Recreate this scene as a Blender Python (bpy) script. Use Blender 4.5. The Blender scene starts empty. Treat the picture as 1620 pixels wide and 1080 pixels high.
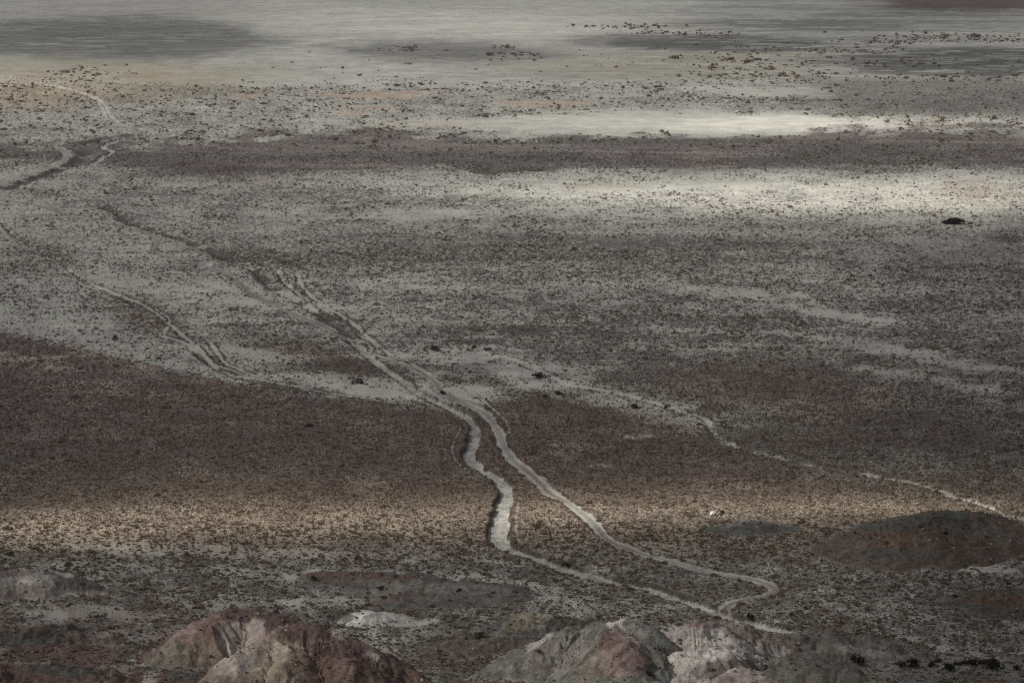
import bpy, math, random
import numpy as np
from mathutils import Vector, Matrix

# ------------------------------------------------------------------ camera
H = 150.0                      # viewpoint height above the plain, metres
F = 4500.0                     # focal length in photo pixels (1620 wide) = 100 mm
HOR = -220.0                   # photo row of the horizon
PITCH = math.atan((540 - HOR) / F)
sc = bpy.context.scene
cd = bpy.data.cameras.new('camera')
cd.lens = 100.0; cd.sensor_width = 36.0
cd.clip_start = 1.0; cd.clip_end = 400000.0
cam = bpy.data.objects.new('camera', cd)
cam.location = (0, 0, H)
cam.rotation_euler = (math.pi / 2 - PITCH, 0, 0)
sc.collection.objects.link(cam)
sc.camera = cam

# ------------------------------------------------------------------ light
SUN_EL = math.radians(42)
SUN_AZ = math.radians(-104)    # from +Y towards -X: left, a little behind the viewpoint
TO_SUN = Vector((math.sin(SUN_AZ) * math.cos(SUN_EL), math.cos(SUN_AZ) * math.cos(SUN_EL), math.sin(SUN_EL)))
w = bpy.data.worlds.new('World'); sc.world = w
w.use_nodes = True
wn = w.node_tree.nodes; wl = w.node_tree.links
bg = wn.get('Background') or wn.new('ShaderNodeBackground')
sky = wn.new('ShaderNodeTexSky'); sky.sky_type = 'NISHITA'
sky.sun_disc = False; sky.sun_elevation = SUN_EL; sky.sun_rotation = SUN_AZ
sky.air_density = 1.0; sky.dust_density = 4.0; sky.ozone_density = 1.0
wl.new(sky.outputs[0], bg.inputs[0]); bg.inputs[1].default_value = 0.06
ld = bpy.data.lights.new('sun', 'SUN'); ld.energy = 5.0; ld.angle = math.radians(0.5)
ld.color = (1.0, 0.955, 0.875)
lo = bpy.data.objects.new('sun', ld)
lo.rotation_euler = TO_SUN.to_track_quat('Z', 'Y').to_euler()
sc.collection.objects.link(lo)
sc.view_settings.view_transform = 'Standard'
sc.view_settings.look = 'None'
sc.view_settings.exposure = 0.3
sc.view_settings.gamma = 1.0
sc.cycles.max_bounces = 6
sc.cycles.diffuse_bounces = 3
sc.cycles.transparent_max_bounces = 12
sc.cycles.volume_bounces = 0
sc.cycles.filter_width = 1.1
sc.cycles.use_denoising = False     # keeps the fine speckle of the plain

rng = np.random.default_rng(7)
random.seed(7)

# ------------------------------------------------------------------ maths helpers
def at(px, py, z=0.0):
    """point at height z seen at photo pixel px, py"""
    u = (np.asarray(px, float) - 810) / F; v = (np.asarray(py, float) - 540) / F
    cp, sp = math.cos(PITCH), math.sin(PITCH)
    dy = cp - v * sp; dz = -sp - v * cp
    t = (z - H) / dz
    return u * t, dy * t

def to_px(x, y, z=0.0):
    cp, sp = math.cos(PITCH), math.sin(PITCH)
    zz = z - H
    dep = y * cp - zz * sp
    up = y * sp + zz * cp
    dep = np.maximum(dep, 1.0)
    return 810 + F * x / dep, 540 - F * up / dep

def _hash(ix, iy, seed):
    h = (ix.astype(np.int64) * 374761393 + iy.astype(np.int64) * 668265263 + seed * 1442695041) & 0xFFFFFFFF
    h = ((h ^ (h >> 13)) * 1274126177) & 0xFFFFFFFF
    h = ((h ^ (h >> 16)) * 2246822519) & 0xFFFFFFFF
    return ((h ^ (h >> 15)) & 0xFFFFFF) / float(0xFFFFFF)

def noise(x, y, seed=0):
    """smooth value noise in 0..1"""
    fx = np.floor(x); fy = np.floor(y)
    tx = x - fx; ty = y - fy
    tx = tx * tx * tx * (tx * (tx * 6 - 15) + 10); ty = ty * ty * ty * (ty * (ty * 6 - 15) + 10)
    a = _hash(fx, fy, seed); b = _hash(fx + 1, fy, seed)
    c = _hash(fx, fy + 1, seed); d = _hash(fx + 1, fy + 1, seed)
    return (a * (1 - tx) + b * tx) * (1 - ty) + (c * (1 - tx) + d * tx) * ty

def fbm(x, y, octv=4, seed=0, rough=0.5):
    s = 0; amp = 1; tot = 0
    ca, sa = math.cos(0.6), math.sin(0.6)
    for k in range(octv):
        s = s + amp * noise(x, y, seed + 17 * k); tot += amp
        x, y = (x * ca - y * sa) * 2.03 + 5.1, (x * sa + y * ca) * 2.03 + 1.7
        amp *= rough
    return s / tot

def sstep(a, b, x):
    t = np.clip((x - a) / (b - a), 0, 1)
    return t * t * (3 - 2 * t)

def blob(px, py, cx, cy, rx, ry, rot=0.0, p=2.0):
    """soft patch, 1 at its centre"""
    c, s = math.cos(math.radians(rot)), math.sin(math.radians(rot))
    dx, dy = px - cx, py - cy
    a = (dx * c + dy * s) / rx; b = (-dx * s + dy * c) / ry
    return np.exp(-np.power(a * a + b * b, p / 2))

def patch(px, py, cx, cy, rx, ry, n, rot=0.0, soft=0.25, wob=0.55):
    """patch with an uneven edge; n is a noise field in 0..1"""
    c, s = math.cos(math.radians(rot)), math.sin(math.radians(rot))
    dx, dy = px - cx, py - cy
    a = (dx * c + dy * s) / rx; b = (-dx * s + dy * c) / ry
    r = np.sqrt(a * a + b * b) + (n - 0.5) * 2 * wob
    return 1 - sstep(1 - soft, 1 + soft, r)

def interp(xs, ys, x):
    return np.interp(x, xs, ys)

def catmull(pts, k=6):
    P = np.array(pts, float)
    P = np.vstack([2 * P[0] - P[1], P, 2 * P[-1] - P[-2]])
    out = []
    for i in range(1, len(P) - 2):
        for j in range(k):
            t = j / k
            out.append(0.5 * (2 * P[i] + (P[i + 1] - P[i - 1]) * t + (2 * P[i - 1] - 5 * P[i] + 4 * P[i + 1] - P[i + 2]) * t * t
                              + (3 * P[i] - P[i - 1] - 3 * P[i + 1] + P[i + 2]) * t ** 3))
    out.append(P[-2])
    return np.array(out)

# ------------------------------------------------------------------ lines on the plain: wheel tracks, washes, trails
# (kind, half width in m, strength, photo points)
def L(kind, hw, st, pts): 
    c = catmull(pts, 6)
    x, y = at(c[:, 0], c[:, 1])
    return dict(kind=kind, hw=hw, st=st, P=np.stack([x, y], 1))
LINES = [
 L('track', 1.6, 1.0, [(-40,312),(0,315),(40,321),(80,330),(130,345),(190,356),(232,369),(250,383),(246,399),(290,411),(340,425),(372,443),(396,463),(430,479),(470,499),(530,525),(560,545),(588,562),(618,572),(645,580),(668,590),(688,604),(700,622),(738,640),(768,655),(787,680),(797,705),(812,726),(842,751),(870,780),(903,800),(935,826),(960,853),(1000,870),(1050,885),(1100,898),(1150,908),(1200,918),(1226,930),(1210,941),(1168,950),(1146,962),(1166,976),(1220,990),(1290,1004)]),
 L('track', 2.4, 1.0, [(-30,112),(0,120),(60,131),(110,142),(150,155),(165,170),(172,185),(196,200),(240,209)]),
 L('track', 2.6, 0.6, [(-40,300),(0,290),(40,277),(80,264),(104,252),(106,241),(92,230),(100,221)]),
 L('wash', 2.6, 1.0, [(560,540),(580,560),(608,582),(640,602),(662,622),(700,640),(735,657),(752,678),(746,700),(741,716),(758,736),(788,756),(801,776),(797,800),(791,826),(789,848),(806,868),(842,881),(890,899),(950,915),(1010,925),(1060,941),(1100,955),(1140,967),(1200,987),(1290,1000),(1390,1012)]),
 L('wash', 1.8, 0.6, [(270,206),(230,214),(186,222),(163,232),(178,239),(160,250),(148,259),(120,264)]),
 L('pale', 1.5, 0.5, [(610,552),(660,556),(720,557),(780,562),(830,575),(860,590),(882,602),(900,609),(960,620),(1010,632),(1060,645),(1085,656)]),
 L('pale', 1.0, .6, [(1085,656),(1108,659),(1122,672),(1134,688),(1150,699),(1185,712),(1230,722),(1290,735),(1350,745),(1440,762),(1500,783),(1560,801),(1600,817),(1640,830)]),
 L('gully', 3.6, 1.0, [(8,299),(60,280),(100,264),(126,251),(134,240),(116,230),(150,222),(200,214),(245,208)]),
 L('gully', 1.2, 0.7, [(1480,727),(1530,718),(1580,713),(1650,700)]),
 L('gully', 1.0, 0.6, [(0,349),(30,377),(90,409),(130,443),(180,464),(215,482)]),
 L('gully', 2.6, 0.8, [(150,323),(182,333),(200,349),(260,370),(300,384),(350,405),(400,425),(420,445),(445,462),(490,487),(530,512),(570,540)]),
 L('trail', 0.40, 0.45, [(330,205),(280,209),(230,220),(200,224)]),
 L('trail', 0.35, 0.32, [(0,347),(30,375),(60,392),(90,407),(120,432),(150,450),(180,462),(215,480),(240,489),(258,500),(263,512),(252,530)]),
 L('trail', 0.45, 0.45, [(225,480),(248,489),(268,505),(262,520),(258,532)]),
 L('trail', 0.6, 0.95, [(310,545),(322,560),(338,576),(370,588),(400,597),(440,608),(480,616),(540,625),(600,634)]),
 L('trail', 0.6, 0.8, [(332,541),(345,560),(356,575),(390,590),(430,604),(500,616)]),
 L('trail', 0.35, 0.77, [(708,655),(726,668),(728,680),(718,696),(715,712),(722,728),(736,738)]),
 L('trail', 0.30, 0.25, [(820,793),(817,815),(818,845),(826,862),(834,874)]),
 L('trail', 0.45, 0.45, [(640,570),(690,596),(735,615),(770,640),(800,665),(805,685)]),
 L('trail', 0.40, 0.23, [(430,430),(445,445),(470,470),(505,492)]),
 L('trail', 0.60, 0.36, [(10,0),(26,12),(14,28),(0,44)]),
 L('trail', 0.70, 0.41, [(880,95),(940,112),(1010,128),(1060,136)]),
 L('trail', 0.7, 0.6, [(440,425),(452,445),(480,468),(520,492),(560,520),(600,552)]),
 L('trail', 0.7, 0.55, [(470,432),(478,452),(505,478),(550,505),(590,540),(615,560)]),
 L('trail', 0.8, 0.6, [(255,530),(300,545),(350,585),(420,603),(520,622),(600,632)]),
 L('trail', 0.8, 0.5, [(150,450),(200,470),(240,489),(290,530),(322,560)]),
 L('gully', 1.3, 0.6, [(300,548),(330,575),(390,601),(470,618),(560,633),(640,640)]),
 L('gully', 1.3, 0.6, [(436,428),(458,452),(492,476),(540,504),(575,530)]),
 L('trail', 0.6, 0.6, [(640,618),(680,634),(712,650),(745,672)]),
 L('gully', 0.8, 0.5, [(640,628),(690,648),(722,662),(738,680)]),
]

def linedist(x, y, P, reach):
    """signed distance to a polyline and run along it, only within reach"""
    d = np.full(x.shape, 1e6); side = np.zeros(x.shape); s = np.zeros(x.shape)
    lo_, hi_ = P.min(0) - reach, P.max(0) + reach
    idx = np.nonzero((x > lo_[0]) & (x < hi_[0]) & (y > lo_[1]) & (y < hi_[1]))[0]
    if not len(idx): return d, side, s
    xs, ys = x[idx], y[idx]
    D = np.full(len(idx), 1e6); S = np.zeros(len(idx)); R = np.zeros(len(idx)); run = 0
    order = np.argsort(ys); ysort = ys[order]
    for a, b in zip(P[:-1], P[1:]):
        ln = math.hypot(*(b - a)) + 1e-9
        i0 = np.searchsorted(ysort, min(a[1], b[1]) - reach); i1 = np.searchsorted(ysort, max(a[1], b[1]) + reach)
        k = order[i0:i1]
        if len(k):
            vx, vy = (b - a) / ln
            rx, ry = xs[k] - a[0], ys[k] - a[1]
            t = np.clip(rx * vx + ry * vy, 0, ln)
            q = np.hypot(rx - vx * t, ry - vy * t)
            m = q < D[k]
            kk = k[m]
            D[kk] = q[m]; S[kk] = np.sign(vx * ry - vy * rx)[m]; R[kk] = run + t[m]
        run += ln
    d[idx] = D; side[idx] = S; s[idx] = R
    return d, side, s

# ------------------------------------------------------------------ what the soil is like, as a map of the plain
PALE = np.array([0.42, 0.42, 0.385]); PLAYA = np.array([0.34, 0.345, 0.325]); BROWN = np.array([0.115, 0.088, 0.076])
CLAY = np.array([0.150, 0.150, 0.145]); RUST = np.array([0.30, 0.175, 0.105]); OLIVE = np.array([0.30, 0.28, 0.22])
UMBER = np.array([0.215, 0.160, 0.142]); GREY = np.array([0.21, 0.205, 0.195])

def soil(x, y, lines=True):
    shp = x.shape; x = x.ravel(); y = y.ravel()
    px, py = to_px(x, y)
    px = np.clip(px, -900, 2500)
    dist = np.hypot(x, y)
    u = x / np.maximum(y, 1) ; ld_ = np.log(np.maximum(dist, 50))
    # edges wander more along the view's width than its depth, as the flats do
    n1 = fbm(u * 60, ld_ * 34, 5, 3, 0.6); n2 = fbm(u * 22, ld_ * 26, 4, 11, 0.55)
    n3 = fbm(u * 140, ld_ * 90, 4, 23, 0.6); streak = fbm(x / 55, y / 150 + 3, 5, 31, 0.6)
    lng = fbm(u * 14, ld_ * 70, 5, 57, 0.6)
    wx = px + (n1 - 0.5) * 90; wy = py + (n2 - 0.5) * 26 + (n3 - 0.5) * 8
    col = np.tile(PALE, (len(x), 1)); 
    def mix(c, m):
        nonlocal col
        m = np.clip(m, 0, 1)[:, None]
        col = col * (1 - m) + np.asarray(c) * m
    # general vegetation cover by distance band
    cov = interp([-60, 125, 140, 200, 262, 275, 340, 365, 450, 520, 600, 700, 790, 830, 900, 1080],
                 [0.0, 0.0, 0.45, 0.45, 0.5, 0.34, 0.42, 0.46, 0.45, 0.47, 0.50, 0.58, 0.56, 0.52, 0.56, 0.60], wy)
    stp = sstep(745, 800, py) * (1 - sstep(850, 900, py))
    cov = cov + (n1 - 0.5) * 0.26 * (1 - .6 * stp) + (lng - 0.5) * 0.30 * sstep(130, 330, py) * (1 - sstep(600, 800, py)) + (n3 - .5) * .26 * (1 - .7 * stp)
    mix(GREY, sstep(0.42, 0.7, n2) * 0.35 * sstep(330, 380, py))
    # the far playa
    pl = 1 - sstep(118, 142, wy + interp([0, 380, 700, 1100, 1620], [22, 4, -4, -2, 10], px))
    mix(PLAYA, pl)
    cov = cov * (1 - pl)
    mix(PALE * 0.98, pl * blob(wx, wy, 760, 42, 240, 22) * 0.9)
    mix(PALE, pl * blob(wx, wy, 560, 118, 220, 16) * 0.8)
    mix(CLAY * 1.25, pl * sstep(0.38, 0.66, lng * .6 + n2 * .4) * sstep(950, 1150, px) * 0.85)
    mix(CLAY * 1.6, pl * sstep(0.4, 0.7, n2) * 0.3)
    mix(OLIVE * 0.8, pl * blob(wx, py, 1060, 105, 300, 26) * 0.8)
    fleck = 1 - sstep(0.60, 0.66, fbm(u * 60, ld_ * 230, 3, 77, 0.6))
    flo = 1 - .55 * (1 - fleck) * sstep(.5, .6, n2)
    mix(GREY * 1.05, pl * (1 - sstep(20, 60, py)) * (1 - sstep(250, 500, px)) * 0.5)
    mix(CLAY * 0.92, patch(px, py, 170, 62, 265, 38, n1, 1, 0.26, 0.30) * flo)  # dark clay patches, shadow of the clouds partly put into their colour
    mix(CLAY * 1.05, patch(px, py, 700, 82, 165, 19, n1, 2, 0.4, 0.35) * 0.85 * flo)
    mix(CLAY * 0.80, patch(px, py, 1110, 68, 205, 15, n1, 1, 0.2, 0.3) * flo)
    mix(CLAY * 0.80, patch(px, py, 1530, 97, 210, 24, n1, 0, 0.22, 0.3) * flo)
    mix(CLAY * 0.95, patch(px, py, 1270, 40, 210, 10, n1, 0, 0.4, 0.4) * 0.7)
    fs = fbm(u * 34 + n2 * 2.2, ld_ * 150 + n1 * 6 - u * 40, 4, 131, .6); col = col * (1 + (fs - .5) * .5 * pl)[:, None]
    mix(PALE * .9, pl * sstep(.60, .66, fbm(u * 46, ld_ * 240, 3, 133, .6)) * (.2 + .5 * sstep(900, 1200, px)))
    mix(UMBER * 0.62, patch(px, py, 1600, 4, 230, 12, n1, 0, 0.3, 0.5))
    # sand around the first bushes
    mix(OLIVE, patch(px, py, 130, 128, 300, 34, n1, 0, 0.4, 0.4) * 0.75)
    mix(np.array([.36, .29, .21]), blob(px, py, 60, 150, 130, 18) * 0.7)
    for (cx, cy, rx, ry, a) in [(235,120,34,4,.6),(60,121,40,5,.4),(385,152,28,3.2,1),(300,133,26,5,.3),(600,151,80,4.5,.85),(640,147,50,2,.6),(590,170,48,4,.7),(560,180,40,3,.6),
                                (870,164,90,4.5,.7),(700,195,80,6,.4),(1540,300,60,14,.4),(1600,320,50,18,.5),(1500,324,26,5,.8),(970,296,55,4,.6),(1130,290,70,4,.4),(1370,300,60,8,.3),
                                (410,285,20,5,.7),(370,292,22,3,.5),(470,430,20,4,.2),(1270,640,90,14,.35),(1590,375,18,7,.0)]:
        a *= .62; mix(RUST if a > .34 else RUST * .75, patch(px, py, cx, cy, rx, ry, n3, 0, 0.35, 1.1) * a)
        if cy < 300: cov = cov * (1 - 0.5 * patch(px, py, cx, cy, rx, ry, n3))
    # pale flat with few bushes, and the streaks right of it
    pf = patch(px, py, 1060, 196, 330, 19, n1, 0, 0.35, 0.4)
    cov = cov * (1 - 0.9 * pf); mix(PALE * 1.1, pf * 0.9)
    mix(PALE, patch(px, py, 1260, 147, 150, 7, n1, 2, 0.4, 0.4)); cov = cov * (1 - .8 * patch(px, py, 1260, 147, 150, 7, n1, 2, 0.4, 0.4))
    rr = sstep(1180, 1350, px + (n1 - .5) * 200) * sstep(118, 130, py) * (1 - sstep(175, 190, py))
    mix(GREY * 0.85, rr * 0.75); cov = np.maximum(cov, rr * 0.42)
    # the brown belt
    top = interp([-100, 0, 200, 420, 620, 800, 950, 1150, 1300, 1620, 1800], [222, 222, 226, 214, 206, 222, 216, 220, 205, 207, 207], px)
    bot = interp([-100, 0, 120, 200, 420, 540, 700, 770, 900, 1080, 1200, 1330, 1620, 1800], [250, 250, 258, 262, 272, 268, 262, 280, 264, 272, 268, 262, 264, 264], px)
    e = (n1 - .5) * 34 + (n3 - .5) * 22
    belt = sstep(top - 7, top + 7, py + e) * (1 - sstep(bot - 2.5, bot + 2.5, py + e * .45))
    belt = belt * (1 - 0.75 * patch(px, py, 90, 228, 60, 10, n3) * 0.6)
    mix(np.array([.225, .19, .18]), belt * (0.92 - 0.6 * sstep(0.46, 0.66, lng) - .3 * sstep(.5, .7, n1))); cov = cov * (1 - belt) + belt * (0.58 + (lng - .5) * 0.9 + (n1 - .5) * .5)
    # bright flat on the right
    bf = patch(px, py, 1380, 306, 560, 38, n1, 0, 0.3, 0.35)
    cov = cov - bf * 0.06; mix(PALE * 1.08, bf * 0.6 * (1 - patch(px, py, 1540, 300, 60, 14, n3, 0, .35, .5)))
    # middle ground, left pale and right dark
    lm = patch(px, py, 330, 310, 330, 45, n1, 0, .3, .3); cov = cov + lm * .09; mix(GREY * 1.5, lm * .4)
    ml = patch(px, py, 120, 430, 420, 105, n1, 10, 0.5, 0.4)
    cov = cov - ml * 0.09; mix(PALE * .92, ml * 0.5)
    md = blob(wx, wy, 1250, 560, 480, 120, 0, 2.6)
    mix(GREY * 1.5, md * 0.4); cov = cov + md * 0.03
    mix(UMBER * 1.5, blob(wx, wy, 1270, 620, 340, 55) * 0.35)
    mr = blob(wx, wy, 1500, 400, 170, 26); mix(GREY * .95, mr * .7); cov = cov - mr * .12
    for (cx, cy, rx, ry, rot, a) in [(1180,465,120,8,4,.8),(1300,495,90,6,8,.8),(1420,555,160,8,9,.5),(640,505,160,10,10,.3),(760,455,260,12,4,.3),(1480,600,150,7,10,.4),(560,340,200,8,0,.4),
                                     (250,455,180,10,10,.4),(850,590,90,20,14,.5),(1000,640,150,18,12,.5),(700,560,110,14,0,.4),(400,560,90,10,6,.5),(430,470,120,14,10,.4),(1010,688,26,4,0,.8),(940,735,22,3,0,.9),(1290,660,130,6,8,.25),(1050,760,140,6,4,.25)]:
        q = patch(px, py, cx, cy, rx, ry, n3, rot, 0.6, 0.6) * a
        cov = cov - 0.4 * q; mix(PALE, q * .6)
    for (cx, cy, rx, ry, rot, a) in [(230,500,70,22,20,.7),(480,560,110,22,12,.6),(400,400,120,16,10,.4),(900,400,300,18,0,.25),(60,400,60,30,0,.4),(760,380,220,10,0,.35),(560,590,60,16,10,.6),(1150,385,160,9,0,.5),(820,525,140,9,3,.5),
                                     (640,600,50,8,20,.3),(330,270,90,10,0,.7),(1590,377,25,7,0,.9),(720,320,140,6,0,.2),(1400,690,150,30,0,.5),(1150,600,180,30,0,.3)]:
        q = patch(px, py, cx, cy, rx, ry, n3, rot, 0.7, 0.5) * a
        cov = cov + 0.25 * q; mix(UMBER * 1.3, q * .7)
    # the great brown slope on the left and its sharp upper edge
    eb = interp([-200, 0, 60, 180, 260, 350, 450, 540, 650, 700], [505, 522, 536, 560, 585, 606, 622, 632, 643, 650], px) + (n1 - .5) * 20 + (n3 - .5) * 18
    right = 1 - sstep(720, 790, px - (py - 640) * 0.35 + (n1 - .5) * 40)
    er = interp([740, 790, 860, 950, 1060, 1130, 1250, 1400, 1620, 1800], [650, 636, 624, 642, 664, 694, 732, 762, 830, 860], px) + (n1 - .5) * 16 + (n3 - .5) * 8
    lo1 = sstep(eb - 6, eb + 8, py) * (px < 765) ; lo2 = sstep(er - 8, er + 12, py) * (px >= 765) * (1 - sstep(1150, 1500, px + (n1 - .5) * 200) * .75)
    fade = 1 - sstep(765, 840, py + (n2 - .5) * 50)
    bs = np.clip(lo1 + lo2, 0, 1) * fade
    mix(np.array([.385, .305, .278]), bs * (0.93 - 0.45 * sstep(0.48, 0.72, lng) - 0.25 * sstep(0.5, 0.7, n2))); cov = cov + bs * (0.11 + (n1 - .5) * .1)
    ps = sstep(eb - 70, eb - 8, py) * (1 - sstep(eb - 5, eb + 2, py)) * (px < 765) * (0.4 + .6 * n2)
    cov = cov - ps * 0.13; mix(PALE, ps * 0.45)
    jn = patch(px, py, 660, 618, 150, 18, n3, 6, 0.5, 0.5); jn = np.maximum(jn, patch(px, py, 735, 622, 50, 10, n3, -8, .4, .4)) * (1 - bs)
    cov = cov - jn * 0.35; mix(PALE * .95, jn * 0.8)
    # lower plain: coarse clumps on pale sand
    lp = sstep(775, 850, py + (n2 - .5) * 30)
    mix(np.array([0.365, 0.295, 0.22]), sstep(700, 800, py + (n2 - .5) * 30) * 0.75 * (1 - sstep(840, 925, py + (n2 - .5) * 40)))  # sunlit strip: warm sunlight put into the soil as tan
    mix(PALE * 0.72, sstep(860, 930, py) * 0.6)
    cov = cov + lp * (n3 - .5) * 0.25 * (1 - stp)
    for (cx, cy, rx, ry, rot, a) in [(380,905,330,8,2,.35),(1560,902,50,6,3,.7),(500,955,60,14,0,.4),(640,985,60,4,-3,.8),(1480,1020,140,5,14,.4),(560,1005,90,20,10,.2),(150,960,110,6,6,.4),(90,965,30,5,0,1),(1130,990,110,6,-4,.5),(300,870,260,10,2,.4),(820,893,110,6,6,.4)]:
        q = patch(px, py, cx, cy, rx, ry, n3, rot, 0.5, 0.5) * a
        cov = cov - 0.4 * q; mix(PALE, q * .7)
    # eroded ground bottom left and bottom right
    er1 = patch(px, py, 90, 1040, 300, 100, n1, 0, 0.35, 0.3)
    mix(np.array([0.20, 0.165, 0.15]), er1 * .85); cov = cov - er1 * .16
    mix(np.array([0.115, 0.11, 0.10]), er1 * sstep(.48, .6, fbm(x / 16, y / 26, 4, 91)) * .85)
    mix(np.array([0.175, 0.10, 0.085]), er1 * sstep(.5, .6, fbm(x / 8, y / 18, 4, 93)) * .6)
    mix(PALE * .9, er1 * sstep(.57, .68, fbm(x / 6, y / 20, 4, 97)) * .7)
    er2 = patch(px, py, 1420, 1062, 300, 36, n1, 4, 0.35, 0.3)
    mix(np.array([0.15, 0.14, 0.125]), er2 * .8); cov = cov - er2 * .2
    jg = patch(px, py, 590, 972, 90, 16, n1, 0, .3, .4); mix(GREY * .85, jg * .8); cov = cov - jg * .1
    gr = patch(px, py, 820, 1025, 180, 40, n1, 0, .3, .3); mix(np.array([0.16, 0.15, 0.13]), gr * .6)
    rut = np.zeros(len(x)); cls = np.zeros(len(x), int); dep = np.zeros(len(x)); bank = np.zeros(len(x))
    if lines:
        for i, l in enumerate(LINES):
            d, side, s = linedist(x, y, l['P'], l['hw'] * 3 + 4)
            near = d < l['hw'] * 3 + 4
            if not near.any(): continue
            hw = l['hw'] * (0.8 + 0.4 * noise(s / 14, s * 0 + i, 5)) * (1 + 0.5 * (noise(s / 2.3, side * 3.1, 8) - .5) + .5 * (noise(s / 7, side * 3.1, 18) - .5))
            if l['kind'] == 'track':
                m = (1 - sstep(hw * 0.85, hw * 1.1, d)) * l['st']
                sd = d * side
                r = np.exp(-((np.abs(sd) - 1.15) / 0.45) ** 2)
                m0 = np.clip(m, 0, 1)
                up = 1.05 if i == 1 else 1; kf = (1 - sstep(430, 560, py)) * (i == 0); mix(PALE[None] * (.60 * up - .10 * kf)[:, None] if i == 0 else PALE * (.6 if i else .6) * (1.6 if i == 1 else 1), m0 * 0.86); mix(PALE[None] * (.93 - .2 * kf)[:, None] if i == 0 else PALE * (1.12 if i == 1 else .93), m0 * r * .9)
                mix(UMBER * 1.1, m0 * (1 - r) * (np.abs(sd) < 1.0) * sstep(.25, .5, noise(s / 25, s * 0 + .5, 4)) * .75)
                mix(GREY * .95, m0 * sstep(.5, .66, fbm(x / 1.6, y / 3.5, 3, 61)) * .45)
                berm = np.exp(-((d - hw * 1.25) / .45) ** 2) * near * l['st']
                mix(BROWN * .9, berm * .8 * sstep(.3, .6, noise(s / 5, side, 6)))
                cov = cov * (1 - m0) + .5 * m0 * np.exp(-(sd / .45) ** 2) * sstep(.3, .55, noise(s / 25, s * 0 + .5, 4)); dep = dep - m0 * 0.12 - m0 * r * .12; cls[(m > .4 * l['st'])] = 1 + i
            elif l['kind'] == 'wash':
                hw = hw * interp([0, 120, 220, 300, 420, 900], [0.7, 0.62, 0.75, .85, .75, .7], s) / (.6 + .4 * hw / l['hw']) if i == 3 else hw
                m = 1 - sstep(hw * 0.85, hw * 1.05, d)
                fl = np.clip(m, 0, 1)
                lam = noise(s / 2.2, d * side / 1.1, 15)
                mix(PALE * .98, fl * .95); mix(GREY * 1.1, fl * sstep(.5, .7, lam) * .6); mix(GREY * .8, fl * sstep(.58, .72, fbm(x / 1.1, y / 1.4, 3, 19)) * .7)
                mix(GREY * .95, fl * sstep(-.2, hw * .5, d * side * -1) * .28)  # one side greyed: shade under the bank put into the floor colour
                wall = np.exp(-((d - hw * 1.12) / .5) ** 2) * near
                mix(BROWN * .75, wall * .8 * sstep(.2, .5, noise(s / 3.3, side * 2, 16)))  # dark bank edges: shadow of the cut put into the colour
                cov = cov * (1 - fl); cov = cov + wall * .35
                dep = dep - (1 - sstep(hw * .8, hw * 1.25, d)) * 1.1 * l['st']; cls[(m > .5)] = 1 + i
            elif l['kind'] == 'pale':
                hp = hw * (1 + 3.5 * noise(s / 30, side * 2.2, 9) ** 3)
                m = (1 - sstep(hp * 0.3, hp * 1.3, d + (n3 - .5) * 3)) * l['st'] * (.35 + .65 * sstep(.3, .6, noise(s / 12, s * 0 + i, 51)))
                mix(PALE * 1.05, m * .9); cov = cov - m * .45; dep = dep - (1 - sstep(hw * .5, hw * 1.2, d)) * .45
                wall = np.exp(-((d - hw * 1.3) / .6) ** 2) * near * (noise(s / 4, side, 22) > .5)
                cov = cov + wall * .4
            elif l['kind'] == 'gully':
                m = (1 - sstep(hw * 0.6, hw * 1.6, d + (n3 - .5) * 3)) * l['st'] * sstep(.2, .5, noise(s / 9, side * 0, 31))
                mix(BROWN * np.array([1.3, 1.05, .92]), m * .55); cov = cov + m * .40; dep = dep - (1 - sstep(0, hw * 1.4, d)) * .9
            else:
                m = (1 - sstep(hw * 0.6, hw * 1.2, d)) * l['st']
                mix(PALE * .95, m * .9); cov = cov - m * .7; dep = dep - m * .08
                wall = np.exp(-((d - hw * 1.6) / .5) ** 2) * near * l['st']
                cov = cov + wall * .3; mix(BROWN, wall * .35)
    cov = np.clip(cov, 0, 1)
    # small hummocks everywhere
    z = (fbm(x / 7, y / 7, 4, 41) - .5) * 0.7 + (fbm(x / 60, y / 60, 3, 43) - .5) * 1.0
    z = z + cov * (noise(x / 1.6, y / 1.6, 44) - .5) * 0.18
    z = z + (fbm(x / 14, y / 20, 4, 45) - .5) * 4.0 * np.maximum(er1, er2 * .6) * sstep(930, 985, py)
    flat = sstep(60, 180, py) * (1 - sstep(2400, 3500, dist))
    z = z * (0.15 + .85 * flat) + dep
    return (col.reshape(shp + (3,)), cov.reshape(shp), z.reshape(shp), cls.reshape(shp))

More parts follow.
